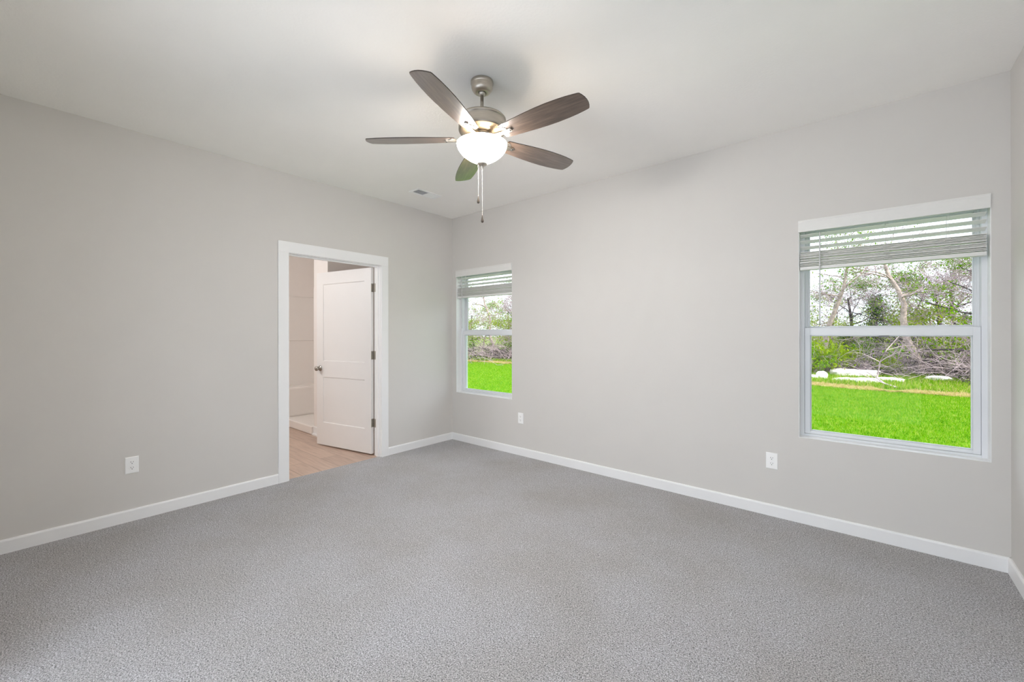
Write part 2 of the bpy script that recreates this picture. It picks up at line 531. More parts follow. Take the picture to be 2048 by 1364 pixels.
tag(bb.build('baseboard_bathroom', M['trim'], bevel=0.003), 'short white baseboard with shoe moulding at the shower partition', 'baseboard', kind='structure')

sh = tag(empty('shower_stall', (-2.3, -0.5, 0)), 'white moulded shower stall with ledges, seen through the doorway', 'shower')
def sb(*a): return a
s = MB()   # surround walls: left end panel with ledges, back panel, right end panel (local coords)
L = lambda x: x + 2.3
s.box(L(-3.098), L(-3.05), -0.49, 0.498, 0.06, 1.916)
s.box(L(-3.07), L(-3.035), -0.49, 0.46, 1.905, 1.918)
s.box(L(-3.06), L(-3.036), -0.49, 0.46, 1.200, 1.214)
s.box(L(-3.05), L(-1.60), 0.46, 0.498, 0.06, 1.916)
s.box(L(-1.60), L(-1.566), -0.49, 0.498, 0.06, 1.916)
s.build('surround', M['acrylic'], parent=sh, bevel=0.006)
s = MB()
s.box(L(-3.05), L(-2.72), -0.44, 0.46, 0.045, 0.492)
s.build('seat', M['acrylic'], parent=sh, bevel=0.03)
s = MB()
s.box(L(-3.098), L(-1.566), -0.44, 0.498, -0.003, 0.05)
s.box(L(-3.098), L(-1.566), -0.535, -0.44, -0.003, 0.105)
s.build('base', M['acrylic'], parent=sh, bevel=0.012)

# ------------------------------------------------------------------ windows
def window(name, w_, label):
    x0, x1, z0, z1 = w_
    win = tag(empty(name, ((x0 + x1) / 2, 0.1, z0)), label, 'window', kind='structure')
    ox, oy, oz = (x0 + x1) / 2, 0.1, z0
    def bx(b, a0, a1, c0, c1, e0, e1): b.box(a0 - ox, a1 - ox, c0 - oy, c1 - oy, e0 - oz, e1 - oz)
    yf0 = 0.076
    f = MB()
    fw = 0.026
    bx(f, x0, x0 + fw, yf0, WT, z0, z1); bx(f, x1 - fw, x1, yf0, WT, z0, z1)
    bx(f, x0 + fw, x1 - fw, yf0, WT, z0, z0 + 0.018); bx(f, x0 + fw, x1 - fw, yf0, WT, z1 - 0.03, z1)
    # inner track lips
    bx(f, x0 + fw, x0 + fw + 0.012, 0.128, 0.134, z0 + 0.018, z1 - 0.03); bx(f, x1 - fw - 0.012, x1 - fw, 0.128, 0.134, z0 + 0.018, z1 - 0.03)
    f.build('window_frame', M['vinyl'], parent=win, bevel=0.0015)
    sl = MB()
    bx(sl, x0, x1, 0.001, yf0, z0 - 0.001, z0 + 0.003)
    bx(sl, x0, x0 + 0.003, 0.001, yf0, z0 + 0.003, z1); bx(sl, x1 - 0.003, x1, 0.001, yf0, z0 + 0.003, z1)
    bx(sl, x0 + 0.003, x1 - 0.003, 0.001, yf0, z1 - 0.003, z1)
    sl.build('window_reveal', M['trim'], parent=win)
    def sash(nm, ya, yb, za, zb, stile, bot, top, yg):
        a0, a1 = x0 + fw + 0.001, x1 - fw - 0.001
        s_ = MB()
        bx(s_, a0, a0 + stile, ya, yb, za, zb); bx(s_, a1 - stile, a1, ya, yb, za, zb)
        bx(s_, a0 + stile, a1 - stile, ya, yb, za, za + bot); bx(s_, a0 + stile, a1 - stile, ya, yb, zb - top, zb)
        # glazing bead
        g0, g1, h0, h1 = a0 + stile, a1 - stile, za + bot, zb - top
        bd = 0.006
        bx(s_, g0, g0 + bd, yg - 0.012, yg, h0, h1); bx(s_, g1 - bd, g1, yg - 0.012, yg, h0, h1)
        bx(s_, g0 + bd, g1 - bd, yg - 0.012, yg, h0, h0 + bd); bx(s_, g0 + bd, g1 - bd, yg - 0.012, yg, h1 - bd, h1)
        so = s_.build(nm, M['vinyl'], parent=win, bevel=0.0015)
        g = MB()
        bx(g, g0 - 0.004, g1 + 0.004, yg, yg + 0.003, h0 - 0.004, h1 + 0.004)
        g.build('window_glass', M['glass'], parent=so)
        return so
    mr0, mr1 = 1.287, 1.347
    lo = sash('lower_sash', 0.086, 0.125, z0 + 0.019, mr1, 0.031, 0.020, mr1 - mr0 - 0.007, 0.116)
    up = sash('upper_sash', 0.136, 0.166, mr0 + 0.02, z1 - 0.031, 0.020, 0.045, 0.03, 0.156)
    lk = MB()
    cx_ = (x0 + x1) / 2
    bx(lk, cx_ - 0.024, cx_ + 0.024, 0.0845, 0.0925, mr0 - 0.004, mr0 + 0.005)
    lk.build('tilt_latch', M['latch'], parent=win)
    lk = MB()
    for dx in (-0.26, 0.26):   # cam locks on the meeting rail
        bx(lk, cx_ + dx - 0.03, cx_ + dx + 0.03, 0.092, 0.120, mr1, mr1 + 0.006)
        bx(lk, cx_ + dx - 0.012, cx_ + dx + 0.030, 0.098, 0.112, mr1 + 0.006, mr1 + 0.012)
    lk.build('sash_lock', M['vinyl'], parent=win, bevel=0.001)
    return win
window('window_1', W1, 'white single hung window close to the far room corner')
window('window_2', W2, 'white single hung window showing rocks and trees, close to the right wall')

# ------------------------------------------------------------------ blinds
def blind(w_, label):
    x0, x1, z0, z1 = w_
    bl = tag(empty('window_blind', ((x0 + x1) / 2, 0.0, z1)), label, 'blind', 'raised faux wood blinds')
    ox, oz = (x0 + x1) / 2, z1
    def bx(b, a0, a1, c0, c1, e0, e1, mi=0): b.box(a0 - ox, a1 - ox, c0, c1, e0 - oz, e1 - oz, mi)
    v = MB()   # valance with shaped face
    prof = [(-0.008, 2.007), (-0.0095, 2.013), (-0.0095, 2.072), (-0.012, 2.078), (-0.012, 2.0855), (0.006, 2.0855), (0.006, 2.007)]
    xa, xb = x0 - 0.001, x1 - 0.003
    n = len(prof)
    vv = [(xx - ox, y, z - oz) for xx in (xa, xb) for (y, z) in prof]
    ff = [tuple(range(n))[::-1], tuple(range(n, 2 * n))] + [(i, (i + 1) % n, n + (i + 1) % n, n + i) for i in range(n)]
    v.add(vv, ff)
    v.build('valance', M['blind'], parent=bl)
    hr = MB(); bx(hr, x0 + 0.006, x1 - 0.006, 0.012, 0.060, 2.045, 2.083)
    hr.build('headrail', M['blind'], parent=bl)
    a0, a1 = x0 + 0.007, x1 - 0.014
    tilt = R(16)
    for zc in (1.984, 1.942, 1.900):
        sl = MB()
        sl.xbox(Matrix.Translation((( a0 + a1) / 2 - ox, 0.038, zc - oz)) @ Matrix.Rotation(-tilt, 4, 'X'), a1 - a0, 0.050, 0.0028)
        sl.build('slat', M['blind'], parent=bl, bevel=0.001)
    st = MB()
    rnd = random.Random(5)
    zt, zb = 1.873, 1.772
    k = 12
    for i in range(k):
        zc = zt - (i + 0.5 + rnd.uniform(-0.22, 0.22)) * (zt - zb) / k
        jx, jy = rnd.uniform(-0.0015, 0.0015), rnd.uniform(-0.003, 0.003)
        st.xbox(Matrix.Translation(((a0 + a1) / 2 - ox + jx, 0.038 + jy, zc - oz)) @ Matrix.Rotation(rnd.uniform(-0.02, 0.02), 4, 'X') @ Matrix.Rotation(rnd.uniform(-0.0012, 0.0012), 4, 'Y'),
                a1 - a0, 0.050, 0.0040)
    st.build('slat_stack', M['blind'], parent=bl)
    br = MB(); bx(br, a0, a1, 0.012, 0.064, 1.746, 1.769)
    br.build('bottom_rail', M['blind'], parent=bl, bevel=0.003)
    for xx in (x0 + 0.152, x0 + 0.454, x1 - 0.168):    # ladder strings bunched in front of the stack
        ld = MB()
        for off in (-0.0045, 0.0045):
            ld.tube([(xx + off - ox, 0.0105, 2.005 - oz), (xx + off - ox, 0.0105, 1.872 - oz)], 0.0007, 5)
        ld.tube([(xx - ox, 0.065, 2.005 - oz), (xx - ox, 0.065, 1.875 - oz)], 0.0009, 5)
        for i in range(10):                            # slack loops
            z = 1.866 - i * 0.0105
            s_ = 0.017 if i % 2 else 0.012
            pts = [(xx - ox + s_ * math.cos(t), 0.0085 - 0.003 * abs(math.sin(t)), z - oz + 0.006 * math.sin(t)) for t in [k_ * math.pi / 6 for k_ in range(13)]]
            ld.tube(pts, 0.0009, 5)
        ld.build('ladder_cord', M['cord'], parent=bl)
    wd = MB()
    xx = x0 + (0.119 if x0 > 2 else 0.103)
    wd.tube([(xx - ox, 0.004, 1.998 - oz), (xx - ox, 0.002, 1.985 - oz), (xx - ox, 0.001, 1.40 - oz), (xx - ox, 0.001, 1.375 - oz)], [0.002, 0.0042, 0.0042, 0.0055], 8)
    wd.build('tilt_wand', M['wand'], parent=bl)
    return bl
blind(W1, 'half raised white slat blind in the small window by the far corner')
blind(W2, 'half raised white slat blind with tilt wand in the large right window')

# ------------------------------------------------------------------ outlets (built facing -Y, local z up)
def outlet():
    o = empty('wall_outlet')
    p = MB()
    w2_, h2_ = 0.0362, 0.0575
    prof = [(0, 0.0), (0, 0.0035), (0.004, 0.006)]
    vs_ = []
    for (ins, d) in prof:
        for (sx, sz) in ((-1, -1), (1, -1), (1, 1), (-1, 1)):
            vs_.append((sx * (w2_ - ins), -d, sz * (h2_ - ins)))
    fs = [(8, 9, 10, 11)]
    for k in range(2):
        for i in range(4):
            j = (i + 1) % 4
            fs.append((4 * k + i, 4 * k + j, 4 * (k + 1) + j, 4 * (k + 1) + i))
    p.add(vs_, fs)
    p.lathe([(0.0035, 0), (0.003, 0.001), (0, 0.0013)], (0, -0.006, 0), 14, mat=Matrix.Rotation(R(90), 4, 'X'))
    p.build('wall_plate', M['plastic'], parent=o)
    for zc in (0.0195, -0.0195):
        r_ = MB()
        pts = []
        for i in range(32):   # round face flattened top and bottom
            a = 2 * math.pi * i / 32
            pts.append((0.0172 * math.cos(a), max(-0.0138, min(0.0138, 0.0172 * math.sin(a)))))
        vs_ = [(x, -0.0055, z + zc) for x, z in pts] + [(x * 0.97, -0.0078, z * 0.97 + zc) for x, z in pts]
        r_.add(vs_, [tuple(range(32, 64))] + [(i, (i + 1) % 32, 32 + (i + 1) % 32, 32 + i) for i in range(32)])
        for sx, hh in ((-0.0064, 0.0042), (0.0064, 0.0034)):
            r_.box(sx - 0.0011, sx + 0.0011, -0.0081, -0.0070, zc + 0.0035 - hh, zc + 0.0035 + hh, 1)
        r_.lathe([(0.0026, 0), (0.0026, 0.0004), (0, 0.0004)], (0, -0.0078, zc - 0.0075), 14, mi=1, mat=Matrix.Rotation(R(90), 4, 'X'))
        r_.build('receptacle', [M['plastic'], M['slot']], parent=o)
    return o
ol = outlet()
ol.location = (0.0, -2.982, 0.391); ol.rotation_euler = (0, 0, R(90))
tag(ol, 'white duplex outlet on the left wall before the doorway', 'outlet', 'wall outlets')
o2 = copy_tree(ol); o2.location = (1.101, 0, 0.398); o2.rotation_euler = (0, 0, 0)
tag(o2, 'white duplex outlet low on the wall beside the small far window', 'outlet', 'wall outlets')
o3 = copy_tree(ol); o3.location = (3.4215, 0, 0.394); o3.rotation_euler = (0, 0, 0)
tag(o3, 'white duplex outlet low on the wall just left of the large window', 'outlet', 'wall outlets')

# ------------------------------------------------------------------ ceiling vent
vent = tag(empty('ceiling_vent', (0.503, -0.803, H)), 'white rectangular air register in the ceiling above the doorway', 'vent')
f = MB()
hx, hy = 0.074, 0.156
ix, iy = 0.050, 0.128
for (a0, a1, c0, c1) in ((-hx, hx, -hy, -iy), (-hx, hx, iy, hy), (-hx, -ix, -iy, iy), (ix, hx, -iy, iy), (-ix, ix, -0.004, 0.004)):
    f.box(a0, a1, c0, c1, -0.006, 0.0)
f.build('frame', M['plastic'], parent=vent, bevel=0.002)
lv = MB()
for i in range(10):
    x = -ix + 0.005 + i * 0.010
    lv.xbox(Matrix.Translation((x, -0.066, -0.002)) @ Matrix.Rotation(R(42), 4, 'Y'), 0.009, 0.124, 0.001)
lv.build('louver', M['ventdark'], parent=vent)
lv = MB()
for i in range(10):
    x = -ix + 0.005 + i * 0.010
    lv.xbox(Matrix.Translation((x, 0.066, -0.002)) @ Matrix.Rotation(R(-30), 4, 'Y'), 0.0125, 0.124, 0.001)
lv.build('louver', M['plastic'], parent=vent)
MB().box(-ix, ix, -iy, iy, -0.0012, -0.0004).build('duct_shade_panel', M['duct'], parent=vent)  # flat grey sheet painted as the shade inside the duct

# ------------------------------------------------------------------ ceiling fan
FX, FY = 2.272, -1.792
fan = tag(empty('ceiling_fan', (FX, FY, H)), 'five blade ceiling fan with lit frosted glass bowl and two pull chains', 'ceiling fan')
z = lambda a: a - H
MB().lathe([(0.0, z(H)), (0.062, z(H)), (0.064, z(2.738)), (0.064, z(2.728)), (0.0625, z(2.725)), (0.0605, z(2.722)), (0.060, z(2.708)), (0.056, z(2.694)), (0.048, z(2.683)), (0.038, z(2.6775)), (0.028, z(2.676)), (0.0235, z(2.678)), (0.0225, z(2.688)), (0, z(2.70))], n=64).build('canopy', M['nickel'], parent=fan)
MB().lathe([(0.0, z(2.695)), (0.012, z(2.694)), (0.018, z(2.686)), (0.0195, z(2.678)), (0.018, z(2.670)), (0.011, z(2.663)), (0, z(2.663))], n=32).build('hanger_ball', M['chain'], parent=fan)
MB().lathe([(0.0, z(2.67)), (0.0098, z(2.67)), (0.0098, z(2.53)), (0, z(2.53))], n=24).build('downrod', M['nickel'], parent=fan)
MB().lathe([(0.0, z(2.548)), (0.020, z(2.548)), (0.024, z(2.540)), (0.060, z(2.538)), (0.118, z(2.535)), (0.132, z(2.531)), (0.136, z(2.526)), (0.136, z(2.518)), (0.133, z(2.516)), (0.131, z(2.514)),
            (0.132, z(2.500)), (0.133, z(2.472)), (0.132, z(2.460)), (0.129, z(2.455)), (0.126, z(2.454)), (0.118, z(2.449)), (0.097, z(2.444)), (0.066, z(2.442)), (0.0, z(2.442))], n=72).build('motor_housing', M['nickel'], parent=fan)
MB().lathe([(0.0, z(2.4425)), (0.058, z(2.4425)), (0.060, z(2.439)), (0.060, z(2.428)), (0.056, z(2.424)), (0.052, z(2.422)), (0.052, z(2.404)), (0.048, z(2.398)), (0.0, z(2.398))], n=48).build('switch_housing', M['nickel'], parent=fan)

def blade_outline():
    st = [(0.150, 0.046), (0.158, 0.050), (0.20, 0.0535), (0.26, 0.0595), (0.33, 0.0655), (0.40, 0.0695), (0.46, 0.0705), (0.52, 0.0685), (0.57, 0.0645), (0.61, 0.0590), (0.632, 0.0550)]
    up_ = [(x, w) for x, w in st]
    lo_ = [(x, -w) for x, w in st]
    tip = [(0.6385, 0.0515), (0.645, 0.038), (0.6505, 0.020), (0.6525, 0.0), (0.6505, -0.020), (0.645, -0.038), (0.6385, -0.0515)]
    return lo_ + tip[::-1] + up_[::-1]
def make_blade():
    b = MB()
    ol_ = [(x * 1.017, y * 1.02) for x, y in blade_outline()]
    n = len(ol_)
    t = 0.0045
    vs_ = [(x, y, -t / 2) for x, y in ol_] + [(x, y, t / 2) for x, y in ol_]
    b.add(vs_, [tuple(range(n))[::-1], tuple(range(n, 2 * n))], 0)
    b.add(vs_, [(i, (i + 1) % n, n + (i + 1) % n, n + i) for i in range(n)], 1)
    return b
def make_iron():
    b = MB()   # arm under the blade: two rails that meet in a slotted pad
    def slab(pts, z0, z1):
        n = len(pts)
        vs_ = [(x, y, z0) for x, y in pts] + [(x, y, z1) for x, y in pts]
        b.add(vs_, [tuple(range(n))[::-1], tuple(range(n, 2 * n))] + [(i, (i + 1) % n, n + (i + 1) % n, n + i) for i in range(n)])
    slab([(0.070, -0.020), (0.110, -0.016), (0.150, -0.012), (0.205, -0.013), (0.213, -0.008), (0.213, 0.008), (0.205, 0.013), (0.150, 0.012), (0.110, 0.016), (0.070, 0.020)], -0.0100, -0.0024)
    b.tube([(0.055, 0, 0.012), (0.075, 0, 0.002), (0.100, 0, -0.0062)], [0.012, 0.012, 0.009], 12)
    slab([(0.150, -0.040), (0.168, -0.040), (0.190, -0.012), (0.190, 0.012), (0.168, 0.040), (0.150, 0.040), (0.142, 0.012), (0.142, -0.012)], -0.0050, -0.0023)
    b.lathe([(0.0065, 0.0), (0.0065, 0.0012), (0, 0.0012)], (0.203, 0, -0.0112), 14, mi=1)
    return b
bm_, im_ = make_blade(), make_iron()
b0 = bm_.build('blade', [M['walnut'], M['blade_edge']], parent=fan)
i0 = im_.build('blade_arm', [M['nickel'], M['slot']], parent=b0)
tag(i0, 'brushed nickel blade arm')
for k in range(5):
    if k == 0:
        bo = b0
    else:
        bo = b0.copy(); col.objects.link(bo); bo.parent = fan
        io = i0.copy(); col.objects.link(io); io.parent = bo
    a = R(2.5 + 72 * k)
    bo.matrix_basis = Matrix.Translation((0, 0, z(2.414))) @ Matrix.Rotation(a, 4, 'Z') @ Matrix.Rotation(R(-12), 4, 'X')
# glass bowl, open on top
BZ, BR = 2.383, 0.142
prof = []
for i in range(17):
    t = i / 16
    u = 1 - (1 - t) ** 1.5
    prof.append((max(BR * (1 - u ** 1.7) ** 0.68, 0.004), z(BZ - 0.107 * u)))
inner = [(max(r - 0.003, 0.004), zz + 0.003) for r, zz in prof]
bowl = MB()
full = prof[::-1] + [(BR + 0.0008, z(BZ + 0.002)), (BR - 0.002, z(BZ + 0.004))] + inner
vs_, fs, n = [], [], 72
for (r, zz) in full:
    for i in range(n):
        a = 2 * math.pi * i / n
        vs_.append((r * math.cos(a), r * math.sin(a), zz))
for k in range(len(full) - 1):
    for i in range(n):
        j = (i + 1) % n
        fs.append((k * n + i, k * n + j, (k + 1) * n + j, (k + 1) * n + i))
bowl.add(vs_, fs, 0, True)
bowl.m = [0 if k // n < len(prof) else 1 for k in range(len(bowl.f))]
tag(bowl.build('light_bowl', [M['bowl'], M['bowl_inside']], parent=fan), 'glowing frosted glass bowl')
MB().lathe([(0.0, z(2.285)), (0.016, z(2.284)), (0.0285, z(2.279)), (0.0295, z(2.274)), (0.024, z(2.268)), (0.012, z(2.264)), (0.0075, z(2.256)), (0.0065, z(2.249)), (0.0035, z(2.244)), (0, z(2.2435))], n=32).build('finial', M['nickel'], parent=fan)
MB().lathe([(0.0, z(2.402)), (0.004, z(2.402)), (0.004, z(2.28)), (0, z(2.28))], n=12).build('center_rod', M['chain'], parent=fan)
toward = Vector((cam.location.x - FX, cam.location.y - FY)).normalized()
side = Vector((-toward.y, toward.x))
for (sd, tw, zt, zb) in ((-0.0215, 0.006, 2.272, 2.094), (0.001, 0.006, 2.247, 1.985)):
    px_, py_ = toward.x * tw + side.x * sd, toward.y * tw + side.y * sd
    ch = MB()
    nb = int((zt - zb) / 0.0046)
    for i in range(nb):
        zc = zt - (i + 0.5) * (zt - zb) / nb
        ch.lathe([(0.0006, 0.0023), (0.0014, 0.0012), (0.0014, -0.0012), (0.0006, -0.0023)], (px_, py_, z(zc)), 6)
    co = ch.build('pull_chain', M['chain'], parent=fan)
    fb = MB()
    fb.lathe([(0, 0.0), (0.0028, -0.001), (0.0030, -0.010), (0.0034, -0.013), (0.0052, -0.022), (0.0072, -0.032), (0.0078, -0.038), (0.0066, -0.0435), (0.003, -0.046), (0, -0.0462)], (px_, py_, z(zb)), 20)
    tag(fb.build('chain_fob', M['dark_bronze'], parent=co), 'dark teardrop fob')
# bulbs on short sockets inside the bowl
for k in range(2):
    a = R(40 + 180 * k)
    bx_, by_ = 0.062 * math.cos(a), 0.062 * math.sin(a)
    MB().tube([(0.045 * math.cos(a), 0.045 * math.sin(a), z(2.409)), (bx_, by_, z(2.394)), (bx_, by_, z(2.374))], [0.008, 0.012, 0.012], 12).build('bulb_socket', M['bulb_socket'], parent=fan)
    ld = bpy.data.lights.new('fan_bulb', 'POINT')
    ld.energy = FAN_LAMP_WATTS / 2
    ld.color = FAN_LAMP_COLOR
    ld.shadow_soft_size = 0.022
    lo_ = bpy.data.objects.new('fan_bulb', ld)
    col.objects.link(lo_)
    lo_.parent = fan
    lo_.location = (bx_, by_, z(2.346))

# ------------------------------------------------------------------ outdoors: ground
GZ = -0.40
tag(MB().box(-40, 25, 0.17, 13.7, GZ - 0.2, GZ).build('lawn', M['lawn']), 'bright green mown lawn outside the windows', 'lawn', kind='structure')
tag(MB().box(-160, 160, 13.7, 300, GZ - 0.2, GZ - 0.01).build('ground_woodland', M['woodfloor']), 'rough ground under the trees beyond the lawn', 'ground', kind='structure')

def border_y(x): return 13.0 - 0.085 * (x - 4.3) * (1 if x < 4.3 else 0.2) + 0.16 * math.sin(x * 0.9) + 0.07 * math.sin(x * 2.7 + 1)

def grass_field(name, mats, n, region, hgt, wid, label, seed, follow=None, probs=None):
    rg = np.random.default_rng(seed)
    xs, ys = region(rg, n)
    n = len(xs)
    h = rg.uniform(hgt[0], hgt[1], n); w = rg.uniform(wid[0], wid[1], n)
    a = rg.uniform(0, 2 * np.pi, n); lean = rg.uniform(0.1, 0.7, n) * h; la = rg.uniform(0, 2 * np.pi, n)
    dx, dy = np.cos(a) * w / 2, np.sin(a) * w / 2
    V = np.zeros((n, 3, 3))
    V[:, 0] = np.stack([xs - dx, ys - dy, np.full(n, GZ - 0.005)], 1)
    V[:, 1] = np.stack([xs + dx, ys + dy, np.full(n, GZ - 0.005)], 1)
    V[:, 2] = np.stack([xs + np.cos(la) * lean, ys + np.sin(la) * lean, GZ + h], 1)
    me = bpy.data.meshes.new(name)
    me.vertices.add(3 * n); me.vertices.foreach_set('co', V.reshape(-1))
    me.loops.add(3 * n); me.loops.foreach_set('vertex_index', np.arange(3 * n, dtype=np.int32))
    me.polygons.add(n); me.polygons.foreach_set('loop_start', np.arange(0, 3 * n, 3, dtype=np.int32))
    for mm in mats: me.materials.append(mm)
    me.polygons.foreach_set('material_index', rg.choice(len(mats), n, p=probs).astype(np.int32))
    me.update(); me.validate()
    o = bpy.data.objects.new(name, me); col.objects.link(o)
    return tag(o, label, 'grass', kind='stuff')

def reg_lawn(rg, n):
    y = 2.6 + 12.6 * rg.random(n)
    x = rg.uniform(-18.5, 10.0, n)
    n2 = n // 4                      # denser in front of the large window
    y = np.concatenate([y, 2.8 + 10.6 * rg.random(n2)])
    x = np.concatenate([x, rg.uniform(0.5, 8.5, n2)])
    k = y < np.array([border_y(v) for v in x])
    return x[k], y[k]
grass_field('grass', [M['blade_green'], M['blade_pale']], 330000, reg_lawn, (0.025, 0.055), (0.006, 0.013), 'short bright green blades of the mown lawn', 3, probs=[0.66, 0.34])
def reg_dry(rg, n):
    x = rg.uniform(-21, 10, n)
    y = np.array([border_y(v) for v in x]) + np.abs(rg.normal(0, 0.85, n)) * (0.6 + 0.5 * np.sin(x * 2.3) + 0.3 * np.sin(x * 5.1 + 1)) - 0.08
    return x, y
grass_field('dry_grass', [M['blade_straw'], M['blade_pale']], 130000, reg_dry, (0.02, 0.08), (0.012, 0.03), 'pale straw coloured strip along the lawn edge', 4, probs=[0.85, 0.15])
def reg_rough(rg, n):
    x = rg.uniform(-26, 14, n)
    y = np.array([border_y(v) for v in x]) + 0.8 + 7 * rg.random(n) ** 1.4
    return x, y
grass_field('rough_grass', [M['blade_green'], M['blade_pale'], M['blade_straw']], 130000, reg_rough, (0.05, 0.17), (0.010, 0.024), 'taller rough grass between the lawn edge and the trees', 5, probs=[0.5, 0.4, 0.1])

# ------------------------------------------------------------------ outdoors: rocks
def rock(seed, sx, sy, sz, flat=1.0):
    rg = random.Random(seed)
    b = MB(); n, mrows = 16, 9
    ph = [rg.uniform(0, 6.28) for _ in range(8)]
    vs_, fs = [], []
    for i in range(mrows + 1):
        t = -math.pi / 2 + math.pi * i / mrows
        for j in range(n):
            a = 2 * math.pi * j / n
            cx_, cy_, cz_ = math.cos(t) * math.cos(a), math.cos(t) * math.sin(a), math.sin(t)
            p = lambda q: math.copysign(abs(q) ** (0.55 * flat), q)
            k = 1 + 0.10 * math.sin(3 * a + ph[0]) + 0.08 * math.sin(5 * a + ph[1] + 2 * t) + 0.06 * math.sin(4 * t + ph[2] + 2 * a) + rg.uniform(-0.05, 0.05)
            vs_.append((sx * p(cx_) * k, sy * p(cy_) * k, sz * p(cz_) * k + sz * 0.7))
    for i in range(mrows):
        for j in range(n):
            fs.append((i * n + j, i * n + (j + 1) % n, (i + 1) * n + (j + 1) % n, (i + 1) * n + j))
    return b.add(vs_, fs, 0, False)
for (x, y, sx, sy, sz, rz, lb, sd) in (
    (3.58, 18.25, 0.78, 0.45, 0.15, 4, 'long flat topped white limestone slab standing on the rough grass', 1),
    (2.70, 16.1, 0.17, 0.20, 0.17, 20, 'rounded white rock at the left edge of the large window view', 2),
    (2.36, 16.0, 0.24, 0.22, 0.09, 10, 'low white rock leaning on the rounded rock at the view edge', 7),
    (3.55, 15.9, 0.55, 0.30, 0.07, -8, 'low white rock lying in front of the long slab', 3),
    (3.95, 15.55, 0.36, 0.24, 0.10, 14, 'pointed white rock in front of the slab beside the fallen branch', 4),
    (4.62, 16.7, 0.40, 0.25, 0.08, -15, 'white rock just right of the fallen branch', 5),
    (5.98, 18.1, 0.36, 0.25, 0.10, 9, 'lone white rock standing right of the shrub', 6)):
    o = rock(sd, sx, sy, sz, 1.0 if sd == 1 else 1.5).build('rock', M['rock'], loc=(x, y, GZ - 0.02))
    o.rotation_euler = (0, 0, R(rz))
    tag(o, lb, 'rock', 'limestone rocks beyond the lawn')

# ------------------------------------------------------------------ outdoors: trees
def grow(rg, wood, leaves, p, d, length, r, depth, maxd, spread=0.75, up=0.12, kids=(3, 5), sides=5, wob=0.22, leaf_from=2):
    seg = 5 if depth < 2 else 3
    pts, rad = [p.copy()], [r]
    d = d.normalized()
    for i in range(seg):
        d = (d + Vector((rg.gauss(0, wob), rg.gauss(0, wob), rg.gauss(0, wob * 0.6) + up * 0.3))).normalized()
        p = p + d * (length / seg)
        pts.append(p.copy()); rad.append(max(r * (1 - 0.62 * (i + 1) / seg), 0.0065))
    wood.tube(pts, rad, max(3, sides - depth), mi=1 if depth >= 2 else 0, cap=False)
    if depth >= leaf_from:
        for q in pts[1:]:
            leaves.append(q)
    if depth < maxd:
        for k in range(rg.randint(*kids)):
            t = rg.uniform(0.3 if depth else 0.35, 1.0)
            i = min(int(t * seg), seg - 1)
            q = pts[i].lerp(pts[i + 1], t * seg - i)
            base = (pts[i + 1] - pts[i]).normalized()
            ax = Vector((rg.gauss(0, 1), rg.gauss(0, 1), rg.gauss(0, 0.7))).normalized()
            nd = (base * (1 - spread) + ax * spread + Vector((0, 0, up))).normalized()
            grow(rg, wood, leaves, q, nd, length * rg.uniform(0.48, 0.72), max(rad[i] * rg.uniform(0.4, 0.6), 0.0065), depth + 1, maxd, spread, up, kids, sides, wob, leaf_from)

def leaf_mesh(rg, centers, per, size, rad, flat=0.0):
    b = MB()
    for c in centers:
        for _ in range(per):
            o = Vector((rg.gauss(0, rad), rg.gauss(0, rad), rg.gauss(0, rad * 0.7)))
            p = c + o
            s_ = rg.uniform(size * 0.6, size * 1.3)
            u = Vector((rg.gauss(0, 1), rg.gauss(0, 1), rg.gauss(0, 1))).normalized()
            w = u.cross(Vector((rg.gauss(0, 1), rg.gauss(0, 1), rg.gauss(0, 1)))).normalized()
            b.v.extend([tuple(p - u * s_), tuple(p + w * s_ * 0.45), tuple(p + u * s_), tuple(p - w * s_ * 0.45)])
            k = len(b.v)
            b.f.append((k - 4, k - 3, k - 2, k - 1)); b.m.append(0); b.s.append(False)
    return b

def tree(seed, h, r, leafm, barkm, maxd=4, keep=0.5, per=4, size=0.05, rad=0.16, trunk=None, spread=0.75, kids=(3, 5), clear=1, name='tree', wob=0.2):
    rg = random.Random(seed)
    t = empty(name)
    wood, leaves = MB(), []
    if trunk is None:
        trunk = [Vector((0, 0, -0.1))]
        d = Vector((rg.gauss(0, 0.12), rg.gauss(0, 0.12), 1))
        for i in range(6):
            d = (d + Vector((rg.gauss(0, 0.12), rg.gauss(0, 0.12), 0.2))).normalized()
            trunk.append(trunk[-1] + d * h * 0.62 / 6)
    else:
        trunk = [Vector(q) for q in trunk]
    n = len(trunk)
    rads = [r * (1.15 - 0.75 * i / (n - 1)) for i in range(n)]
    wood.tube(trunk, rads, 8, cap=False)
    for i in range(1, n):
        for k in range(2 if i < n - 1 else 4):
            ax = Vector((rg.gauss(0, 1), rg.gauss(0, 1), rg.uniform(0.1, 1.0))).normalized()
            if i < clear or (i == 1 and rg.random() < 0.6): continue
            grow(rg, wood, leaves, trunk[i].lerp(trunk[i - 1], rg.random() * 0.7), ax, h * rg.uniform(0.22, 0.40), rads[i] * 0.5, 1, maxd, spread, 0.12, kids, 6, wob)
    wood.build('trunk', [barkm, M['twig']], parent=t)
    rg2 = random.Random(seed + 1)
    cells = {}
    cs = []
    for c in leaves:        # leaves come in clumps
        key = (int(c.x // 0.7), int(c.y // 0.7), int(c.z // 0.6))
        if key not in cells: cells[key] = rg2.random() < keep
        if cells[key] and rg2.random() < 0.75: cs.append(c)
    if cs:
        leaf_mesh(rg2, cs, per, size, rad).build('foliage', leafm, parent=t)
    return t

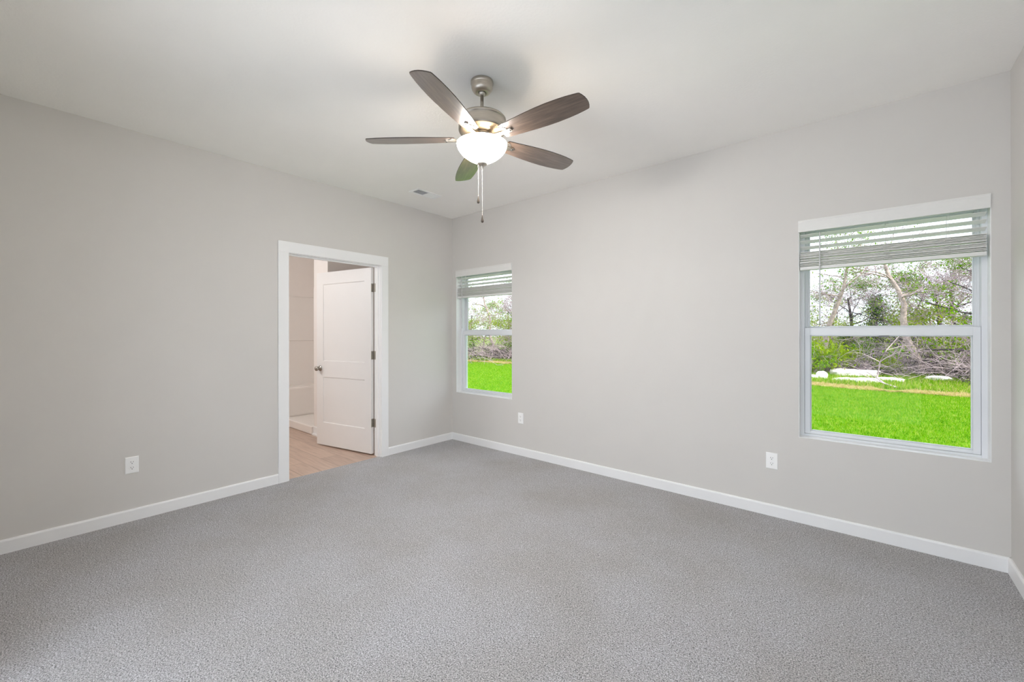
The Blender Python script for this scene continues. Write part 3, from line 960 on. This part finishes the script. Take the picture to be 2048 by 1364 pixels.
def cedar(seed, h, w):
    rg = random.Random(seed)
    t = empty('cedar_tree')
    wd = MB(); wd.tube([(0, 0, -0.1), (0.05, 0, h * 0.5), (0, 0.03, h)], [0.10, 0.07, 0.01], 7)
    cs = []
    for i in range(260):
        f = rg.random() ** 0.8
        zc = 0.25 + f * (h - 0.25)
        rr = w * (1 - f) ** 0.75 * (0.35 + 0.65 * math.sqrt(rg.random())) * rg.uniform(0.75, 1.15)
        a = rg.uniform(0, 6.283)
        q = Vector((rr * math.cos(a), rr * math.sin(a), zc))
        if i % 4 == 0: wd.tube([(0, 0, zc * 0.92), tuple(q)], [0.018, 0.005], 3, cap=False)
        cs.append(q)
    wd.build('trunk', M['bark_dark'], parent=t)
    leaf_mesh(rg, cs, 13, 0.07, 0.18).build('foliage', M['leaf_dark'], parent=t)
    return t

def thicket(seed, w, h, n):
    rg = random.Random(seed)
    t = empty('bramble_thicket')
    b = MB()
    for i in range(n):
        x, y = rg.gauss(0, w * 0.4), rg.gauss(0, w * 0.3)
        a = rg.uniform(0, 6.283); L_ = rg.uniform(0.5, 1.2) * h * 1.5
        d = Vector((math.cos(a) * 0.6, math.sin(a) * 0.6, 1)).normalized()
        p = Vector((x, y, -0.03)); pts = [p.copy()]
        for k in range(6):
            d = (d + Vector((math.cos(a) * 0.16 + rg.gauss(0, 0.22), math.sin(a) * 0.16 + rg.gauss(0, 0.22), -0.22 + rg.gauss(0, 0.15)))).normalized()
            p = p + d * L_ / 6
            p.z = max(p.z, 0.03)
            pts.append(p.copy())
            for q in range(2):
                e = (d + Vector((rg.gauss(0, 0.8), rg.gauss(0, 0.8), rg.gauss(0.2, 0.6)))).normalized()
                b.tube([p, p + e * L_ * 0.14, p + e * L_ * 0.14 + (e + Vector((rg.gauss(0, 0.5), rg.gauss(0, 0.5), rg.gauss(0, 0.5)))) * L_ * 0.1], [0.0055, 0.005, 0.0035], 3, cap=False)
        b.tube(pts, [0.011, 0.010, 0.009, 0.008, 0.007, 0.006, 0.004], 3, cap=False)
    b.m = [1 if (k // 200) % 3 == 0 else 0 for k in range(len(b.f))]
    b.build('stem', [M['twig'], M['bark_dark']], parent=t)
    return t

def shrub(seed, w, h, leafm, per=14):
    rg = random.Random(seed)
    t = empty('leafy_shrub')
    b = MB(); cs = []
    for i in range(34):
        a = rg.uniform(0, 6.283); rr = w * math.sqrt(rg.random()) * 0.5
        top = Vector((rr * math.cos(a), rr * math.sin(a), h * (1 - 0.55 * (rr / (w * 0.5)) ** 2) * rg.uniform(0.45, 1.0)))
        base = Vector((top.x * 0.25, top.y * 0.25, -0.03))
        mid = base.lerp(top, 0.55) + Vector((rg.gauss(0, 0.05), rg.gauss(0, 0.05), 0.08))
        b.tube([base, mid, top], [0.012, 0.009, 0.004], 4, cap=False)
        cs += [top, mid.lerp(top, 0.5), mid]
    b.build('stem', M['twig'], parent=t)
    leaf_mesh(rg, cs, per, 0.05, 0.11).build('foliage', leafm, parent=t)
    return t

def put(o, x, y, rz=0, s=1.0, label=None, cat=None, group=None, sz=None):
    o.location = (x, y, GZ - 0.01)
    o.rotation_euler = (0, 0, R(rz))
    o.scale = (s, s, sz or s)
    return tag(o, label, cat, group)

GRP = 'trees beyond the lawn'
# the two trees that stand out in the large window: their trunks follow the photograph's bends (local metres)
hero = tree(11, 6.0, 0.128, M['leaf_green'], M['bark'], maxd=4, keep=0.24, per=4, size=0.055, rad=0.15, kids=(3, 5), clear=5,
            trunk=[(0.35, 0, -0.1), (0.22, 0, 0.7), (-0.10, 0, 1.6), (-0.16, 0.1, 2.3), (-0.13, 0.1, 2.9), (-0.30, 0.15, 3.5), (-0.62, 0.2, 4.2), (-0.78, 0.3, 4.9)])
put(hero, 5.30, 20.2, 0, 1, 'bent light brown trunk in the middle of the large window view', 'tree', GRP)
fork = tree(17, 6.0, 0.122, M['leaf_green'], M['bark'], maxd=4, keep=0.12, per=4, size=0.055, rad=0.15, clear=4,
            trunk=[(-0.5, 0, -0.1), (-0.30, 0, 1.0), (-0.15, 0, 2.0), (0.15, 0, 2.9), (0.42, 0, 3.8), (0.55, 0.1, 4.8)])
put(fork, 2.75, 21.0, 0, 1, 'slanting forked tree left of the bent trunk in the large window', 'tree', GRP)

bare = tree(23, 6.5, 0.12, M['leaf_green'], M['bark_dark'], maxd=4, keep=0.16, per=4, size=0.055, rad=0.14, kids=(4, 6))
put(bare, 7.2, 19.5, 0, 1.0, 'dark twiggy tree at the right edge of the large window view', 'tree', GRP)
leafy = tree(31, 5.0, 0.09, M['leaf_yellow'], M['bark'], maxd=3, keep=0.85, per=6, size=0.06, rad=0.22)
put(leafy, 2.25, 22.2, 0, 0.72, 'yellow green leafy tree at the left edge of the large window view', 'tree', GRP)
ced = cedar(41, 5.0, 1.5)
put(ced, 4.35, 25.0, 0, 0.72, 'dark cedar between the forked tree and the bent trunk', 'tree', GRP)
th = thicket(51, 2.6, 1.5, 90)
put(th, 5.9, 20.6, 0, 1.0, 'bare purplish bramble thicket behind the lone right rock', 'thicket', 'bramble thickets under the trees')
shr = shrub(61, 1.3, 0.95, M['leaf_yellow'])
put(shr, 4.72, 19.6, 0, 0.85, 'bright yellow green shrub at the foot of the bent trunk', 'shrub', 'leafy shrubs under the trees')
shg = shrub(67, 2.2, 1.6, M['leaf_green'])
put(shg, 2.05, 18.2, 0, 0.9, 'mid green shrub behind the rounded white rock', 'shrub', 'leafy shrubs under the trees')

BACK = 'one of the trees far back in the woods beyond the lawn'
def again(src, x, y, rz, s, label, cat, group=GRP, sz=None):
    return put(copy_tree(src), x, y, rz, s, label, cat, group, sz)
# more of the large window view
again(bare, 4.95, 24.6, 35, 0.95, 'dark twiggy tree straight behind the bent trunk', 'tree')
again(bare, 3.55, 26.0, 165, 0.95, 'dark twiggy tree behind the gap between forked tree and cedar', 'tree')
again(leafy, 6.2, 27.0, 20, 0.95, 'leafy tree standing behind the dark trunked pair', 'tree')
again(leafy, 3.05, 24.4, 250, 0.62, 'small leafy tree seen just right of the slanting forked trunk', 'tree')
again(bare, 6.35, 23.5, 110, 0.95, 'dark trunked tree behind the bramble thicket, left one of the pair', 'tree')
again(bare, 7.5, 25.0, 200, 1.0, 'dark trunked tree behind the bramble thicket, right one of the pair', 'tree')
again(leafy, 6.5, 21.8, 60, 0.8, 'small leafy tree with pale green leaves right of the bent trunk', 'tree')
again(th, 3.1, 19.6, 140, 0.8, 'bare bramble thicket behind the long white slab', 'thicket', 'bramble thickets under the trees')
again(th, 7.6, 18.6, 75, 1.15, 'tall bare thicket in the lower right of the large window', 'thicket', 'bramble thickets under the trees')
again(th, 4.6, 22.4, 250, 1.2, 'bare thicket between the shrub and the dark cedar', 'thicket', 'bramble thickets under the trees')
again(shg, 6.9, 22.6, 40, 1.0, 'green shrub under the small leafy tree', 'shrub', 'leafy shrubs under the trees')
again(shr, 1.3, 17.3, 80, 1.2, 'yellow green shrub left of the rounded white rock', 'shrub', 'leafy shrubs under the trees')
again(shr, 2.55, 19.2, 150, 1.55, 'large yellow green shrub between the rounded white rock and the slanting forked tree', 'shrub', 'leafy shrubs under the trees')
again(shr, 3.25, 20.9, 215, 1.35, 'yellow green shrub behind the left end of the long white slab', 'shrub', 'leafy shrubs under the trees')
again(shg, 3.95, 21.6, 90, 0.95, 'mid green shrub behind the right end of the long white slab', 'shrub', 'leafy shrubs under the trees')
again(shg, 8.1, 23.4, 160, 1.0, 'mid green shrub low at the right edge of the large window view', 'shrub', 'leafy shrubs under the trees')
# far row closing the view (and a margin either side)
rgp = random.Random(77)
for i in range(20):
    x = -34 + i * 2.55 + rgp.uniform(-0.5, 0.5)
    src = (bare, leafy, bare, leafy)[i % 4] if x < -6 else (ced, ced, bare, ced)[i % 4]
    sc_ = rgp.uniform(0.85, 1.05) if src is not ced else rgp.uniform(0.5, 0.62)
    again(src, x, rgp.uniform(27.5, 31), rgp.uniform(0, 360), sc_, BACK, 'tree')
for (x, y, sc_, lb) in ((3.2, 24.6, 0.42, 'low dark cedar seen behind the long white slab'), (5.9, 25.2, 0.5, 'low dark cedar seen right of the bent trunk'),
                        (7.6, 26.2, 0.52, 'low dark cedar seen behind the dark trunked pair'), (9.2, 25.0, 0.5, 'low dark cedar at the right edge of the large window view')):
    again(ced, x, y, 60 * x, sc_, lb, 'tree')
# small window view
again(hero, -18.4, 20.4, 25, 0.95, 'pale trunked tree in the middle of the small window view', 'tree')
again(leafy, -20.8, 20.0, 10, 0.9, 'yellow green leafy tree at the left of the small window view', 'tree')
again(leafy, -14.6, 19.0, 130, 0.85, 'yellow green leafy tree at the right of the small window view', 'tree')
again(bare, -16.8, 22.0, 230, 1.0, 'twiggy bare tree behind the pale trunk in the small window', 'tree')
again(bare, -13.2, 18.2, 300, 0.95, 'twiggy bare tree at the right edge of the small window view', 'tree')
again(th, -16.2, 18.6, 20, 1.2, 'bare bramble thicket right of the pale trunk in the small window', 'thicket', 'bramble thickets under the trees')
again(th, -13.4, 16.9, 200, 1.3, 'bare bramble thicket at the right edge of the small window view', 'thicket', 'bramble thickets under the trees')
again(shg, -19.9, 18.6, 0, 1.2, 'green shrub left of the pale trunk in the small window', 'shrub', 'leafy shrubs under the trees')
again(shr, -15.0, 20.6, 0, 1.3, 'yellow green shrub behind the thicket in the small window', 'shrub', 'leafy shrubs under the trees')
# margin between and beside the two views
for i, (x, y) in enumerate([(-10.5, 19.5), (-8.0, 21), (-5.5, 19), (-3.0, 21), (-0.6, 20), (10.2, 20), (12.6, 22), (-23.5, 21)]):
    again((bare, leafy, ced, leafy, bare, leafy, bare, leafy)[i], x, y, 47 * i, 0.95, 'one of the trees of the wood edge between or beside the two window views', 'tree')

# fallen bare branch leaning up out of the grass
fb = MB()
rg = random.Random(9)
base = Vector((4.25, 14.9, GZ))
stem = [base + Vector(q) for q in ((0.45, -0.9, 0.02), (0.15, -0.35, 0.08), (-0.02, 0, 0.22), (0.05, 0.05, 0.75), (0.22, 0.1, 1.15), (0.55, 0.2, 1.65), (0.72, 0.25, 1.95))]
fb.tube(stem, [0.03, 0.028, 0.026, 0.022, 0.018, 0.012, 0.006], 6, cap=True)
for (i, dv, L_) in ((3, (0.8, 0.1, 0.45), 0.8), (3, (-0.9, 0, 0.6), 0.6), (4, (1, 0.2, 0.2), 0.7), (5, (-0.3, 0.1, 0.9), 0.5), (1, (-1, 0.2, 0.15), 1.3), (2, (-1, 0.1, 0.35), 1.1)):
    p = stem[i]; d = Vector(dv).normalized(); pts = [p.copy()]
    for k in range(4):
        d = (d + Vector((rg.gauss(0, 0.2), rg.gauss(0, 0.2), rg.gauss(0, 0.12)))).normalized()
        p = p + d * L_ / 4; p.z = max(p.z, GZ + 0.02); pts.append(p.copy())
        e = (d + Vector((rg.gauss(0, 0.7), rg.gauss(0, 0.7), rg.gauss(0.1, 0.5)))).normalized()
        fb.tube([p, p + e * 0.22], [0.006, 0.003], 3, cap=False)
    fb.tube(pts, [0.014, 0.012, 0.010, 0.008, 0.005], 4, cap=False)
tag(fb.build('fallen_branch', M['twig']), 'bare forked branch leaning up beside the white rocks', 'branch')
